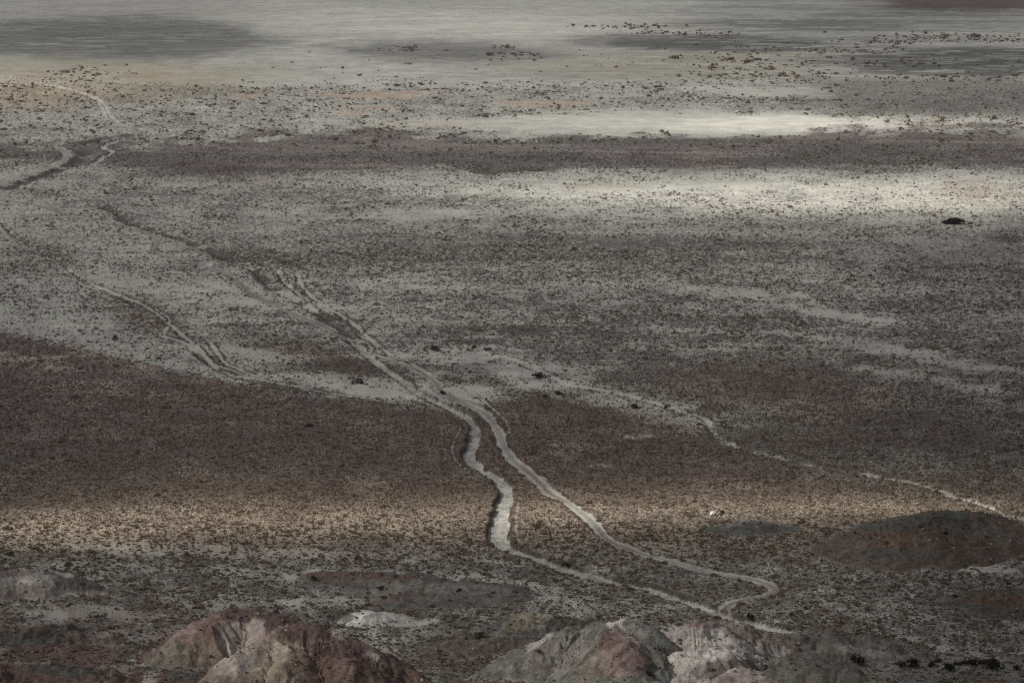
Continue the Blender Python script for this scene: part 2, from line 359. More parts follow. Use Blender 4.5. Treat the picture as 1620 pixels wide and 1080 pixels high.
# ------------------------------------------------------------------ mesh helpers
def grid_mesh(name, X, Y, Z, keep=None, attrs=None, colors=None, smooth=True):
    """mesh from a grid of points, keeping the marked faces and the vertices they use"""
    r, c = X.shape
    i = np.arange(r * c, dtype=np.int64).reshape(r, c)
    q = np.stack([i[:-1, :-1], i[:-1, 1:], i[1:, 1:], i[1:, :-1]], -1).reshape(-1, 4)
    if keep is not None: q = q[keep.ravel()]
    used = np.unique(q); remap = np.zeros(r * c, np.int64); remap[used] = np.arange(len(used))
    q = remap[q]
    co = np.stack([X.ravel()[used], Y.ravel()[used], Z.ravel()[used]], 1).astype(np.float32)
    me = bpy.data.meshes.new(name)
    me.vertices.add(len(co)); me.vertices.foreach_set('co', co.ravel())
    me.loops.add(q.size); me.loops.foreach_set('vertex_index', q.ravel().astype(np.int32))
    me.polygons.add(len(q)); me.polygons.foreach_set('loop_start', np.arange(0, q.size, 4, dtype=np.int32))
    me.update(calc_edges=True)
    if smooth: me.polygons.foreach_set('use_smooth', np.ones(len(q), bool))
    for k, v in (attrs or {}).items():
        a = me.attributes.new(k, 'FLOAT', 'POINT'); a.data.foreach_set('value', v.ravel()[used].astype(np.float32))
    for k, v in (colors or {}).items():
        a = me.attributes.new(k, 'FLOAT_COLOR', 'POINT')
        cc = np.ones((len(used), 4), np.float32); cc[:, :3] = v.reshape(-1, 3)[used]
        a.data.foreach_set('color', cc.ravel())
    return me

def link(name, me, mat=None, **tags):
    o = bpy.data.objects.new(name, me); sc.collection.objects.link(o)
    if mat: me.materials.clear(); me.materials.append(mat)
    for k, v in tags.items(): o[k] = v
    return o

class NT:
    def __init__(s, mat): s.t = mat.node_tree; s.n = s.t.nodes; s.l = s.t.links
    def new(s, ty, **kw):
        nd = s.n.new(ty)
        for k, v in kw.items():
            if k.startswith('i_'):
                key = k[2:]; key = int(key) if key.isdigit() else key.replace('_', ' ')
                sock = nd.inputs[key]
                if isinstance(v, bpy.types.NodeSocket): s.l.new(v, sock)
                else: sock.default_value = v
            else: setattr(nd, k, v)
        return nd
    def m(s, op, a, b=0.0, c=None, clamp=False):
        nd = s.new('ShaderNodeMath', operation=op, i_0=a, i_1=b, use_clamp=clamp)
        if c is not None:
            if isinstance(c, bpy.types.NodeSocket): s.l.new(c, nd.inputs[2])
            else: nd.inputs[2].default_value = c
        return nd.outputs[0]
    def mixc(s, f, a, b, blend='MIX'):
        nd = s.new('ShaderNodeMix', data_type='RGBA', blend_type=blend)
        for k, v in ((0, f), (6, a), (7, b)):
            if isinstance(v, bpy.types.NodeSocket): s.l.new(v, nd.inputs[k])
            else: nd.inputs[k].default_value = v if k == 0 else (*v, 1)
        return nd.outputs[2]
    def ramp(s, v, a, b, c=0.0, d=1.0, interp='SMOOTHSTEP'):
        nd = s.new('ShaderNodeMapRange', interpolation_type=interp, i_0=v)
        for k, val in ((1, a), (2, b), (3, c), (4, d)):
            if isinstance(val, bpy.types.NodeSocket): s.l.new(val, nd.inputs[k])
            else: nd.inputs[k].default_value = val
        return nd.outputs[0]
    def noise(s, vec, scale, detail=3.0, rough=0.55, dist=0.0):
        nd = s.new('ShaderNodeTexNoise', i_Scale=scale, i_Detail=detail, i_Roughness=rough, i_Distortion=dist)
        s.l.new(vec, nd.inputs['Vector']); return nd.outputs['Fac']

def new_mat(name):
    m = bpy.data.materials.new(name); m.use_nodes = True
    m.node_tree.nodes.clear(); return m

def finish(t, colour, bump=None, strength=0.6, dist=0.1, rough=0.95):
    p = t.new('ShaderNodeBsdfPrincipled', i_Roughness=rough)
    p.inputs['Specular IOR Level'].default_value = 0.15
    t.l.new(colour, p.inputs['Base Color'])
    if bump is not None:
        b = t.new('ShaderNodeBump', i_Strength=strength, i_Distance=dist)
        t.l.new(bump, b.inputs['Height']); t.l.new(b.outputs[0], p.inputs['Normal'])
    o = t.new('ShaderNodeOutputMaterial'); t.l.new(p.outputs[0], o.inputs[0])
    return p

# ------------------------------------------------------------------ materials
def soil_material():
    m = new_mat('desert_soil'); t = NT(m)
    pos = t.new('ShaderNodeNewGeometry').outputs['Position']
    col = t.new('ShaderNodeAttribute', attribute_name='soil').outputs['Color']
    cov = t.new('ShaderNodeAttribute', attribute_name='cover').outputs['Fac']
    n1 = t.noise(pos, 2.5, 3, 0.65); n2 = t.noise(pos, 0.5, 4, 0.65); n3 = t.noise(pos, 0.035, 4, 0.6)
    v = t.m('ADD', t.m('MULTIPLY', n1, 0.68), t.m('ADD', t.m('MULTIPLY', n2, 0.22), t.m('MULTIPLY', n3, 0.10)))
    # farther out the plants grow in wider tufts and drifts
    dr = t.new('ShaderNodeAttribute', attribute_name='drift').outputs['Fac']
    c1 = t.noise(pos, 0.55, 2, 0.6); c2 = t.noise(pos, 1.3, 3, 0.6); c3 = t.noise(pos, 0.16, 3, 0.6)
    vf = t.m('ADD', t.m('MULTIPLY', c1, 0.62), t.m('ADD', t.m('MULTIPLY', c2, 0.20), t.m('MULTIPLY', c3, 0.18)))
    v = t.m('ADD', t.m('MULTIPLY', v, t.m('SUBTRACT', 1.0, dr)), t.m('MULTIPLY', vf, dr))
    thr = t.ramp(cov, 0.0, 1.0, 0.34, 0.66, 'LINEAR')
    veg = t.ramp(v, t.m('SUBTRACT', thr, 0.02), t.m('ADD', thr, 0.02), 1.0, 0.0)
    veg = t.m('MULTIPLY', veg, t.ramp(cov, 0.02, 0.15))
    fine = t.noise(pos, 3.5, 3, 0.7)
    soilc = t.mixc(1.0, col, t.mixc(t.ramp(fine, 0.3, 0.7), (0.84, 0.84, 0.83), (1.25, 1.24, 1.23)), 'MULTIPLY')
    broad = t.noise(pos, 0.06, 5, 0.65)
    soilc = t.mixc(1.0, soilc, t.mixc(t.ramp(broad, 0.32, 0.68), (0.84, 0.83, 0.84), (1.13, 1.14, 1.12)), 'MULTIPLY')
    vn = t.noise(pos, 0.45, 3, 0.6)
    vegc = t.mixc(t.ramp(vn, 0.38, 0.62), (0.064, 0.056, 0.051), (0.135, 0.096, 0.071))
    vegc = t.mixc(t.ramp(t.noise(pos, 0.012, 3, .6), .42, .6, 0, .6), vegc, (0.085, 0.074, 0.066))
    vegc = t.mixc(t.m('MULTIPLY', dr, .75), vegc, (0.092, 0.086, 0.082))
    vegc = t.mixc(0.62, vegc, t.mixc(1.0, col, (0.33, 0.305, 0.305), 'MULTIPLY'))
    c = t.mixc(t.m('MULTIPLY', veg, 0.97), soilc, vegc)
    b = t.m('ADD', t.m('MULTIPLY', fine, 0.25), t.m('MULTIPLY', veg, 1.0))
    finish(t, c, b, 0.7, 0.22)
    return m

def rock_material():
    m = new_mat('badland_rock'); t = NT(m)
    pos = t.new('ShaderNodeNewGeometry').outputs['Position']
    col = t.new('ShaderNodeAttribute', attribute_name='soil').outputs['Color']
    cov = t.new('ShaderNodeAttribute', attribute_name='cover').outputs['Fac']
    f1 = t.noise(pos, 0.8, 6, 0.62, 0.4); f2 = t.noise(pos, 2.6, 5, 0.75); f3 = t.noise(pos, 0.3, 4, 0.65, 0.6)
    c = t.mixc(1.0, col, t.mixc(t.ramp(f1, 0.3, 0.7), (0.76, 0.74, 0.73), (1.2, 1.19, 1.18)), 'MULTIPLY')
    c = t.mixc(1.0, c, t.mixc(t.ramp(f2, 0.3, 0.7), (0.80, 0.79, 0.78), (1.18, 1.18, 1.17)), 'MULTIPLY')
    c = t.mixc(1.0, c, t.mixc(t.ramp(f3, 0.35, 0.65), (0.85, 0.81, 0.80), (1.12, 1.14, 1.15)), 'MULTIPLY')
    sp = t.noise(pos, 0.95, 3, 0.6)
    thr = t.ramp(cov, 0.0, 1.0, 0.26, 0.70, 'LINEAR')
    veg = t.ramp(sp, t.m('SUBTRACT', thr, 0.02), t.m('ADD', thr, 0.02), 1.0, 0.0)
    veg = t.m('MULTIPLY', veg, t.ramp(cov, 0.02, 0.1))
    c = t.mixc(t.m('MULTIPLY', veg, 0.85), c, (0.075, 0.058, 0.045))
    b = t.m('ADD', t.m('MULTIPLY', f1, 1.0), t.m('ADD', t.m('MULTIPLY', f2, 0.25), t.m('MULTIPLY', veg, .4)))
    finish(t, c, b, 1.0, 0.5)
    return m

def shrub_material(name, a, b_):
    m = new_mat(name); t = NT(m)
    inf = t.new('ShaderNodeObjectInfo').outputs['Random']
    pos = t.new('ShaderNodeNewGeometry').outputs['Position']
    n = t.noise(pos, 2.5, 2, 0.6)
    f = t.m('ADD', t.m('MULTIPLY', inf, 0.65), t.m('MULTIPLY', n, 0.5), clamp=True)
    c = t.mixc(f, a, b_)
    p = finish(t, c)
    return m

M_SOIL = soil_material(); M_ROCK = rock_material()
M_SHRUB = shrub_material('dry_shrub', (0.095, 0.080, 0.069), (0.25, 0.175, 0.125))
M_GREEN = shrub_material('olive_shrub', (0.046, 0.048, 0.030), (0.085, 0.082, 0.050))
M_DARK = shrub_material('dark_shrub', (0.014, 0.012, 0.011), (0.034, 0.028, 0.023))
M_MAROON = shrub_material('brown_thicket', (0.040, 0.026, 0.024), (0.075, 0.048, 0.040))

# ------------------------------------------------------------------ ground, tracks and washes: one continuous surface
def spaced(dense0, dense1, step, ext_lo, ext_hi):
    a = list(np.arange(dense0, dense1 + .01, step))
    s = step; v = dense0; lo_ = []
    while v > ext_lo: s *= 1.25; v -= s; lo_.append(max(v, ext_lo))
    s = step; v = a[-1]; hi_ = []
    while v < ext_hi: s *= 1.25; v += s; hi_.append(min(v, ext_hi))
    return np.array(lo_[::-1] + a + hi_)
def build_ground():
    cols = spaced(-40, 1660, 1.35, -60000, 62000)
    rows_hi = spaced(-30, 1105, 1.2, -216, 16000)
    # rows as distances along the plain; columns fan out with distance
    _, D = at(810 + 0 * rows_hi, rows_hi)
    D = D[::-1].copy()
    D[D < 40] = np.linspace(-3000, 35, (D < 40).sum()) if (D < 40).any() else D[D < 40]
    xx = (cols - 810) / F
    DD, XX = np.meshgrid(D, xx, indexing='ij')
    cp = math.cos(PITCH); dep = np.maximum(DD * cp + H * math.sin(PITCH), 260)
    X = XX * dep; Y = DD
    col, cov, z, cls = soil(X, Y)
    fcls = cls[:-1, :-1]
    names = {}
    for i, l in enumerate(LINES):
        if l['kind'] in ('track', 'wash'): names[1 + i] = {'track': 'dirt_track', 'wash': 'dry_wash'}[l['kind']]
    labs = {1: 'pale double wheel track winding from the left edge down across the plain to the bottom hills',
            2: 'faint pale track bending down from the upper left edge past rust soil',
            3: 'short grey track entering the left edge beside a brown gully',
            4: 'pale sandy dry wash cut between dark banks beside the double track',
            5: 'small pale zigzag wash below the end of the upper left track'}
    for k in range(0, len(LINES) + 1):
        keep = (fcls == k) if k in names else None
        if k == 0: keep = ~np.isin(fcls, list(names))
        elif k not in names: continue
        if not keep.any(): continue
        me = grid_mesh('ground' if k == 0 else names[k], X, Y, z, keep, {'cover': cov, 'drift': sstep(720, 1050, np.hypot(X, Y))}, {'soil': col})
        o = link('ground' if k == 0 else names[k], me, M_SOIL, kind='structure')
        if k in labs: o['label'] = labs[k]
build_ground()

# ------------------------------------------------------------------ badland hills and mounds
HILLS = []
def hill(name, ridges, slope, base, zones=(), rill=0.6, rough=0.5, cover=0.0, step=0.22, power=0.9, tags=None, seed=1, cap=None):
    """ridges: lists of (photo x, photo y, height); slope in rise/run; zones: (x, y, rx, ry, rot, colour, amount)"""
    R = []
    off = 0
    for r in ridges:
        c = catmull(r, 8)
        x, y = at(c[:, 0], c[:, 1], c[:, 2])
        s = np.concatenate([[0], np.cumsum(np.hypot(np.diff(x), np.diff(y)))]) + off
        off = s[-1] + 40
        R.append(np.stack([x, y, np.maximum(c[:, 2], 0.05), s], 1))
    R = np.vstack(R)
    HILLS.append(dict(R=R, slope=slope, power=power, rill=rill, rough=rough, seed=seed))
    hd = HILLS[-1]
    reach = R[:, 2].max() / slope * 1.45 + 4
    x0, x1 = R[:, 0].min() - reach, R[:, 0].max() + reach
    y0, y1 = R[:, 1].min() - reach, R[:, 1].max() + reach
    hd['box'] = (x0, x1, y0, y1)
    X, Y = np.meshgrid(np.arange(x0, x1, step), np.arange(y0, y1, step * 1.2))
    Z, d, s = hill_z(hd, X, Y)
    px, py = to_px(X, Y, Z)
    n1 = fbm(X / 5, Y / 5, 4, seed + 5); n2 = fbm(X / 1.3 + 9, Y / 1.3, 4, seed + 6); st = fbm(s * .75, d * .10, 5, seed + 7)
    col = np.tile(np.array(base), X.shape + (1,)).astype(float)
    lay = fbm(Z * 1.1 + (n1 - .5) * 2.0, X * 0.02, 3, seed + 8)
    for (cx, cy, rx, ry, rot, cc, a) in zones:
        mm = patch(px, py, cx, cy, rx, ry, n1 * .45 + st * .35 + n2 * .2, rot, 0.14, .95) * a
        mm = mm[..., None]; col = col * (1 - mm) + np.array(cc) * mm
    col = col * (0.72 + 0.56 * st)[..., None] * (0.84 + .32 * lay)[..., None]
    cv = np.full(X.shape, float(cover)) * (0.6 + .8 * n1)
    foot = 1 - sstep(0.0, 0.9, Z) if slope > .3 else 1 - sstep(-.25, .35, Z)
    cv = np.maximum(cv, foot * .55)
    col = col * (1 - foot[..., None] * .5) + PALE * .8 * foot[..., None] * .5
    keep = (np.maximum(np.maximum(Z[:-1, :-1], Z[1:, 1:]), np.maximum(Z[1:, :-1], Z[:-1, 1:])) > -1.2)
    me = grid_mesh(name, X, Y, Z, keep, {'cover': np.clip(cv, 0, 1)}, {'soil': col})
    return link(name, me, M_ROCK, **(tags or {}))

def hill_z(hd, X, Y):
    R = hd['R']; shp = X.shape; x = X.ravel(); y = Y.ravel(); sd = hd['seed']
    wx = x + (fbm(x / 6, y / 6, 4, sd) - .5) * 4.5 * hd['rough']; wy = y + (fbm(x / 6, y / 6, 4, sd + 1) - .5) * 4.5 * hd['rough']
    if hd['slope'] < .3:
        wx = wx + (fbm(x / 26, y / 30, 3, sd + 31) - .5) * 15; wy = wy + (fbm(x / 26, y / 30, 3, sd + 33) - .5) * 15
    best = np.full(x.shape, -1e3); acc = np.zeros(x.shape); ws = np.zeros(x.shape); dd = np.full(x.shape, 1e6); ss = np.zeros(x.shape)
    for (rx, ry, rh, rs) in R:
        d = np.hypot(wx - rx, wy - ry)
        t = d / (rh / hd['slope'] + 1e-3)
        # convex brow, straight flank, concave foot
        f = rh * (1 - np.where(t < 1, t ** (1 / hd['power']) , 1 + (t - 1) * .5)) if hd['power'] < 1 else rh * (1 - t)
        f = f - 0.05 * rh * (t < .15) * (1 - t / .15)
        e = np.exp(np.clip((f - rh.clip(0)*0 ) * 9.0, -120, 120)); acc += e; ws += e * rs
        m = d < dd; dd[m] = d[m]
        best = np.maximum(best, f)
    z = np.log(acc + 1e-50) / 9.0 - .2 - (.3 if hd['slope'] < .3 else 0)
    s = ws / (acc + 1e-50)
    hmax = R[:, 2].max()
    k = sstep(0.2, hmax * .4, dd) * sstep(-.4, hmax * .3, z)
    side = (np.sign(y - np.interp(x, *map(np.array, zip(*sorted(zip(R[:, 0], R[:, 1])))))) + 1) * 31
    ang = s + (fbm(x / 9, y / 9, 3, sd + 2) - .5) * 7
    rl = 1 - np.abs(2 * fbm(ang / 2.6 + side, dd / 14, 3, sd + 3) - 1) * 2
    rl2 = 1 - np.abs(2 * noise(ang / 0.95 + side, dd / 7, sd + 9) - 1) * 1.6
    z = z + (rl * 1.3 + rl2 * .75 - 1.1) * hd['rill'] * k
    act = sstep(-.5, 1.2, z) * hd['rough']
    cr = 1 - np.abs(2 * fbm(x / 10 + 3, y / 9, 4, sd + 4, .5) - 1) * 2.2
    cr2 = 1 - np.abs(2 * fbm(x / 1.9 + z * .2, y / 2.2, 3, sd + 14, .6) - 1) * 2.2
    z = z + (cr * 2.2 - 1.1) * act + (cr2 * .40 - .16) * act
    led = z / .9; fl_ = np.floor(led); z = np.where(act > .1, z * (1 - .3 * np.minimum(act, 1)) + (fl_ + sstep(.55, 1, led - fl_)) * .9 * .3 * np.minimum(act, 1), z)
    z = z + (fbm(x / .9, y / .9, 3, sd + 12) - .5) * .35 * hd['rough']
    return z.reshape(shp), dd.reshape(shp), s.reshape(shp)

PINK = (0.29, 0.22, 0.205); WHITE = (0.49, 0.47, 0.44); REDB = (0.135, 0.094, 0.087); TANR = (0.255, 0.215, 0.18)
DGREY = (0.105, 0.105, 0.098); GGREY = (0.165, 0.165, 0.15); GREYP = (0.34, 0.32, 0.30)
def things(label, cat, group=None):
    d = dict(label=label, category=cat)
    if group: d['group'] = group
    return d
OUT = 'eroded rock outcrops along the foreground'
hill('rock_outcrop', [[(225,1046,1.0),(262,1022,3.5),(285,1003,5.5),(330,983,7.0),(380,964,8.0),(430,974,7.5),(455,990,5.5)]], 0.75, REDB,
     [(315,1015,75,42,0,TANR,.9),(300,1005,30,22,0,PINK,.9),(335,995,30,16,0,(.2,.13,.12),.7),(262,1035,36,16,-25,(.22,.20,.17),.8),(385,1025,48,40,-35,(.40,.36,.335),.9),(345,1035,22,20,0,TANR,.8),(320,968,36,8,-25,GREYP,.8),(420,966,70,12,5,REDB,.9)],
     rill=.7, rough=.6, power=.55, tags=things('pink and white eroded rock bluff left of the red-brown peak at the bottom', 'rock outcrop', OUT), seed=3)
hill('rock_outcrop', [[(330,1076,5),(365,1050,7.5),(400,1022,9.5),(440,1000,10.5),(482,980,12),(515,996,10.5),(560,1012,8.5),(600,1030,6.5),(640,1052,4),(690,1090,1)],
                      [(440,1000,10.5),(452,1030,9),(440,1060,6)], [(515,996,10.5),(560,1040,7.5),(610,1070,4)]], 0.72, REDB,
     [(400,1055,80,50,-30,TANR,.9),(375,1040,34,26,-35,(.42,.385,.36),.85),(445,1045,44,30,-30,(.40,.345,.28),.85),(410,1005,50,12,-35,PINK,.8),(530,1002,26,7,35,WHITE,.7),(500,1010,60,22,20,REDB,.95),(520,1060,60,18,10,(.2,.145,.115),.7),(600,1045,30,5,40,GREYP,.7),(630,1070,60,20,0,(.12,.085,.07),.8)],
     rill=.8, rough=.58, tags=things('red-brown peaked rock hill with white flanks at the bottom left of centre', 'rock outcrop', OUT), seed=9)
hill('rock_outcrop', [[(745,1068,.8),(800,1045,2.5),(840,1026,4.5),(872,1003,6.5),(905,992,7.3),(945,988,8.2),(976,977,9.6),(1000,984,8.8),(1018,1000,7),(1026,1022,5)],
                      [(976,977,9.6),(985,1010,8),(975,1045,4.5)]], 0.54, GGREY,
     [(976,984,17,20,0,(.6,.58,.55),1),(1000,1000,24,26,30,GREYP,.8),(978,1036,44,34,20,PINK,.9),(900,1030,70,30,-25,(.27,.255,.23),.8),(965,1010,26,14,-40,(.2,.13,.12),.8),(890,1010,26,20,-40,(.25,.235,.215),.7),(1010,1045,30,26,30,REDB,.7),(940,1055,30,16,-30,TANR,.6),(865,1003,40,7,-35,WHITE,.6),(800,1065,60,20,-20,(.19,.18,.155),.8)],
     rill=.8, rough=.42, cover=.05, tags=things('grey and pink sloping rock hill with a white tip at the bottom centre', 'rock outcrop', OUT), seed=14)
hill('rock_outcrop', [[(1030,996,4),(1060,986,6),(1100,981,6.8),(1140,985,6.3),(1185,990,5.2),(1225,1003,3.5),(1262,1030,1)],
                      [(1130,1008,7),(1105,1022,6.5),(1070,1040,4),(1045,1060,2)],[(1150,1000,6),(1170,1030,4),(1180,1060,2)]], 0.6, GREYP,
     [(1095,1032,70,32,-25,WHITE,.85),(1130,1010,20,16,0,WHITE,.7),(1110,985,50,7,0,(.22,.155,.14),.7),(1050,1000,16,14,0,(.32,.29,.27),.8),(1200,1000,50,20,10,(.17,.145,.13),.8),(1150,1060,70,16,0,(.17,.15,.135),.8),(1040,1040,12,40,10,DGREY,.6)],  # last zone: shade of the cleft between hills, put into the colour
     rill=.7, rough=.8, cover=.06, tags=things('pale grey furrowed rock hill right of the white-tipped hill', 'rock outcrop', OUT), seed=21)
hill('rock_outcrop', [[(1120,1082,1.5),(1150,1062,3.4),(1175,1056,3.8),(1200,1066,3),(1225,1084,1)]], 0.5, (.38,.34,.32),
     [(1160,1078,30,10,0,PINK,.5)], rill=.4, rough=.5, tags=things('low pale pink rock hump at the bottom edge below the furrowed hill', 'rock outcrop', OUT), seed=25)
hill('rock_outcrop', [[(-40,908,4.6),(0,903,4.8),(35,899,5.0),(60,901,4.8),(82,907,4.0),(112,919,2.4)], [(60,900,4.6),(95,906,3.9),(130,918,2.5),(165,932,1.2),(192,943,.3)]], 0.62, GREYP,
     [(60,915,34,14,0,WHITE,.55),(50,935,60,14,0,TANR,.5),(20,905,34,7,0,(.2,.15,.14),.7),(150,925,60,20,18,DGREY,1),(115,925,30,12,10,(.13,.12,.11),.9),(120,912,36,7,22,DGREY,.8),(100,905,20,5,22,WHITE,.7),(150,940,50,6,10,(.2,.18,.16),.8)],  # dark zones on the right: shade away from the sun, painted in
     rill=.25, rough=.45, power=.8, tags=things('pale grey rock outcrop with a shade-darkened right flank at the left edge', 'rock outcrop', OUT), seed=31)
hill('rock_outcrop', [[(546,976,.8),(562,967,2.0),(578,961,2.8),(590,966,2.3),(600,978,.8)]], 0.6, (.62,.62,.58),
     [(545,975,14,7,0,GGREY,.9)], rill=.15, rough=.3, step=.14, tags=things('small white rock hump on the flat before the dark mound', 'rock outcrop', OUT), seed=35)
hill('rock_outcrop', [[(598,969,.5),(615,967,.8),(630,971,.6),(642,974,.3)]], 0.3, (.42,.4,.38), [], rill=.15, rough=.3, step=.14,
     tags=things('low pinkish white rock patch right of the small white hump', 'rock outcrop', OUT), seed=36)
MG = 'low dark mounds on the plain'
def mtags(label): return dict(kind='structure', label=label)
hill('hill', [[(470,912,.8),(540,910,1.6),(620,910,2.2),(700,917,2.3),(770,922,2.1),(830,938,1.1)], [(640,935,1.6),(720,940,1.6),(790,940,1.4)]], 0.2, DGREY,
     [(560,912,120,10,2,(.14,.10,.085),.8),(690,930,110,9,3,GGREY,.9),(640,946,60,7,0,(.15,.12,.11),.7),(760,950,60,8,0,(.12,.12,.11),.9),(590,935,60,6,0,(.19,.19,.175),.7)],
     rill=.2, rough=.35, cover=.04, step=.4, tags=mtags('broad dark grey-green gravel mound with lone black bushes'), seed=41)
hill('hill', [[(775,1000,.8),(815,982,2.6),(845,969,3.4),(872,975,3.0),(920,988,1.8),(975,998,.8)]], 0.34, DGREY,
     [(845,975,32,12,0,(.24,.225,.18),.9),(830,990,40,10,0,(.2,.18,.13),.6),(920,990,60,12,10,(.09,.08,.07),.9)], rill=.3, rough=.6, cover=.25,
     tags=mtags('small yellowish mound with a dark right slope behind the grey hill'), seed=45)
hill('hill', [[(660,1030,.8),(720,1010,1.8),(790,1003,2.2),(860,1010,1.6)]], 0.2, (.12,.10,.085), [(760,1005,60,6,-5,DGREY,.8)], rill=.3, rough=.5, cover=.3, step=.35,
     tags=mtags('dark brown slope between the red peak and the grey hill'), seed=47)
hill('hill', [[(1290,856,.4),(1345,845,1.6),(1410,826,3.8),(1465,811,7.0),(1515,818,5.4),(1562,838,2.6),(1600,858,.5)], [(1340,868,1.2),(1420,862,2.4),(1480,866,2.4),(1540,880,1.0)]], 0.25, (.125, .10, .082),
     [(1440,828,110,12,-8,DGREY,.95),(1530,830,60,12,20,DGREY,.95),(1400,875,80,9,4,DGREY,.95),(1280,845,70,7,-3,DGREY,.8),(1360,838,70,10,-10,DGREY,.7),(1450,852,110,14,3,(.13,.098,.074),.9)],
     rill=.55, rough=.45, cover=.22, step=.4, tags=mtags('large dark dome with a reddish brown face on the right of the plain'), seed=51)
hill('hill', [[(1460,962,.5),(1505,949,1.6),(1560,940,2.6),(1620,936,3.2),(1690,936,3.2)]], 0.22, (.10,.085,.07),
     [(1520,962,60,9,-6,DGREY,.9),(1600,950,80,8,0,(.12,.08,.055),.8),(1500,945,40,5,-6,GGREY,.5)], rill=.2, rough=.35, cover=.3, step=.4,
     tags=mtags('dark brown mound at the right edge below the large dome'), seed=55)
hill('hill', [[(1126,832,.3),(1146,824,.9),(1180,820,1.6),(1220,823,1.3),(1255,829,.5)]], 0.22, DGREY,
     [(1155,827,26,6,-8,GGREY,1),(1190,818,50,2.5,1,(.2,.13,.10),.8)], rill=.12, rough=.3, step=.3, tags=mtags('thin grey-green gravel rise beside the two boulders'), seed=58)
hill('hill', [[(1180,1010,1.2),(1250,1008,2.6),(1310,1006,3.2),(1370,1014,2.6),(1420,1028,1.2)], [(1230,1040,2.6),(1300,1050,2.8),(1350,1075,1)]], 0.3, (.145,.135,.12),
     [(1290,1012,60,7,2,DGREY,.9),(1240,1020,40,10,40,(.15,.105,.09),.8),(1300,1045,60,14,8,DGREY,.7),(1370,1030,50,7,10,GREYP,.5)], rill=.5, rough=.6, cover=.08, step=.35,
     tags=mtags('dark grey eroded slope at the bottom right below the end of the wash'), seed=61)
hill('hill', [[(-60,1000,1.5),(40,992,2.4),(120,998,1.8),(180,1012,.8)]], 0.2, (.15,.115,.1), [(60,1010,80,10,0,DGREY,.9),(150,995,60,6,0,DGREY,.7),(40,985,60,4,0,GREYP,.6)], rill=.5, rough=.9, cover=.15, step=.35,
     tags=mtags('low reddish hummock at the lower left edge'), seed=65)
hill('hill', [[(-60,1060,3),(40,1056,3.4),(130,1064,2.6),(200,1080,1.2)]], 0.25, (.15,.105,.09), [(100,1060,60,10,0,DGREY,.9),(160,1045,60,10,20,DGREY,.8),(30,1045,60,6,0,GREYP,.6)], rill=.6, rough=.9, cover=.15, step=.35,
     tags=mtags('rough reddish ground swell at the bottom left corner'), seed=67)
hill('hill', [[(235,1052,.5),(262,1048,1.2),(300,1047,1.4),(325,1056,.5)]], 0.4, (.2,.185,.165), [], rill=.2, rough=.5, cover=.3, step=.25,
     tags=mtags('small grey hummock under the pink bluff'), seed=69)

def surface(x, y):
    """height of whatever ground lies at x, y and whether it is a hill"""
    col, cov, z, cls = soil(x, y)
    on = np.zeros(x.shape, bool)
    for hd in HILLS:
        b = hd['box']; k = np.nonzero((x > b[0]) & (x < b[1]) & (y > b[2]) & (y < b[3]))[0]
        if len(k):
            hz, _, _ = hill_z(hd, x[k], y[k])
            m = hz > z[k]
            z[k[m]] = hz[m]; on[k[m]] = True
    return z, cov, cls, on

# ------------------------------------------------------------------ shrubs
def shrub_mesh(name, seed, leaves=150, twigs=10, size=0.16, flat=0.55, mat=None, spread=.24):
    r = random.Random(seed); V = []; Fc = []
    clumps = [(r.gauss(0, spread), r.gauss(0, spread), r.uniform(.05, .32), r.uniform(.16, .34)) for _ in range(7)] + [(0, 0, .15, .38)]
    for _ in range(leaves):
        cx, cy, cz, cr = r.choice(clumps)
        a, b = r.uniform(0, 2 * math.pi), math.acos(r.uniform(-.2, 1))
        rr = cr * r.uniform(.55, 1.1)
        p = Vector((cx + rr * math.sin(b) * math.cos(a), cy + rr * math.sin(b) * math.sin(a), max(0.01, (cz + rr * math.cos(b)) * flat / .6)))
        n = Vector((r.gauss(0, 1), r.gauss(0, 1), r.gauss(0, 1))).normalized()
        u = n.orthogonal().normalized(); v = n.cross(u); s = size * r.uniform(.5, 1.2)
        i = len(V); V += [p - u * s * .5, p + u * s * .5 + v * s * .1, p + v * s * .9 + n * s * .2, p - v * s * .5]
        Fc += [(i, i + 1, i + 2), (i, i + 3, i + 1)]
    for _ in range(twigs):
        a = r.uniform(0, 2 * math.pi); l = r.uniform(.35, .6)
        e = Vector((math.cos(a) * l * .8, math.sin(a) * l * .8, l * flat * 1.2)); o = Vector((-math.sin(a), math.cos(a), 0)) * .02
        i = len(V); V += [Vector((0, 0, 0)) - o, Vector((0, 0, 0)) + o, e]; Fc += [(i, i + 1, i + 2)]
    me = bpy.data.meshes.new(name); me.from_pydata([tuple(v) for v in V], [], Fc); me.update()
    me.materials.append(mat or M_SHRUB)
    return me
SH = [shrub_mesh('shrub', 100 + k, leaves=110, size=.20, flat=[.5, .62, .45, .7, .55][k]) for k in range(5)]
SG = [shrub_mesh('olive_bush', 200 + k, leaves=260, size=.13, flat=.6, mat=M_GREEN) for k in range(2)]
SD = [shrub_mesh('dark_bush', 300 + k, leaves=300, size=.13, flat=.75, mat=M_DARK) for k in range(3)]
SB = shrub_mesh('thicket', 400, leaves=2400, size=.09, flat=.5, mat=M_MAROON, spread=.15)

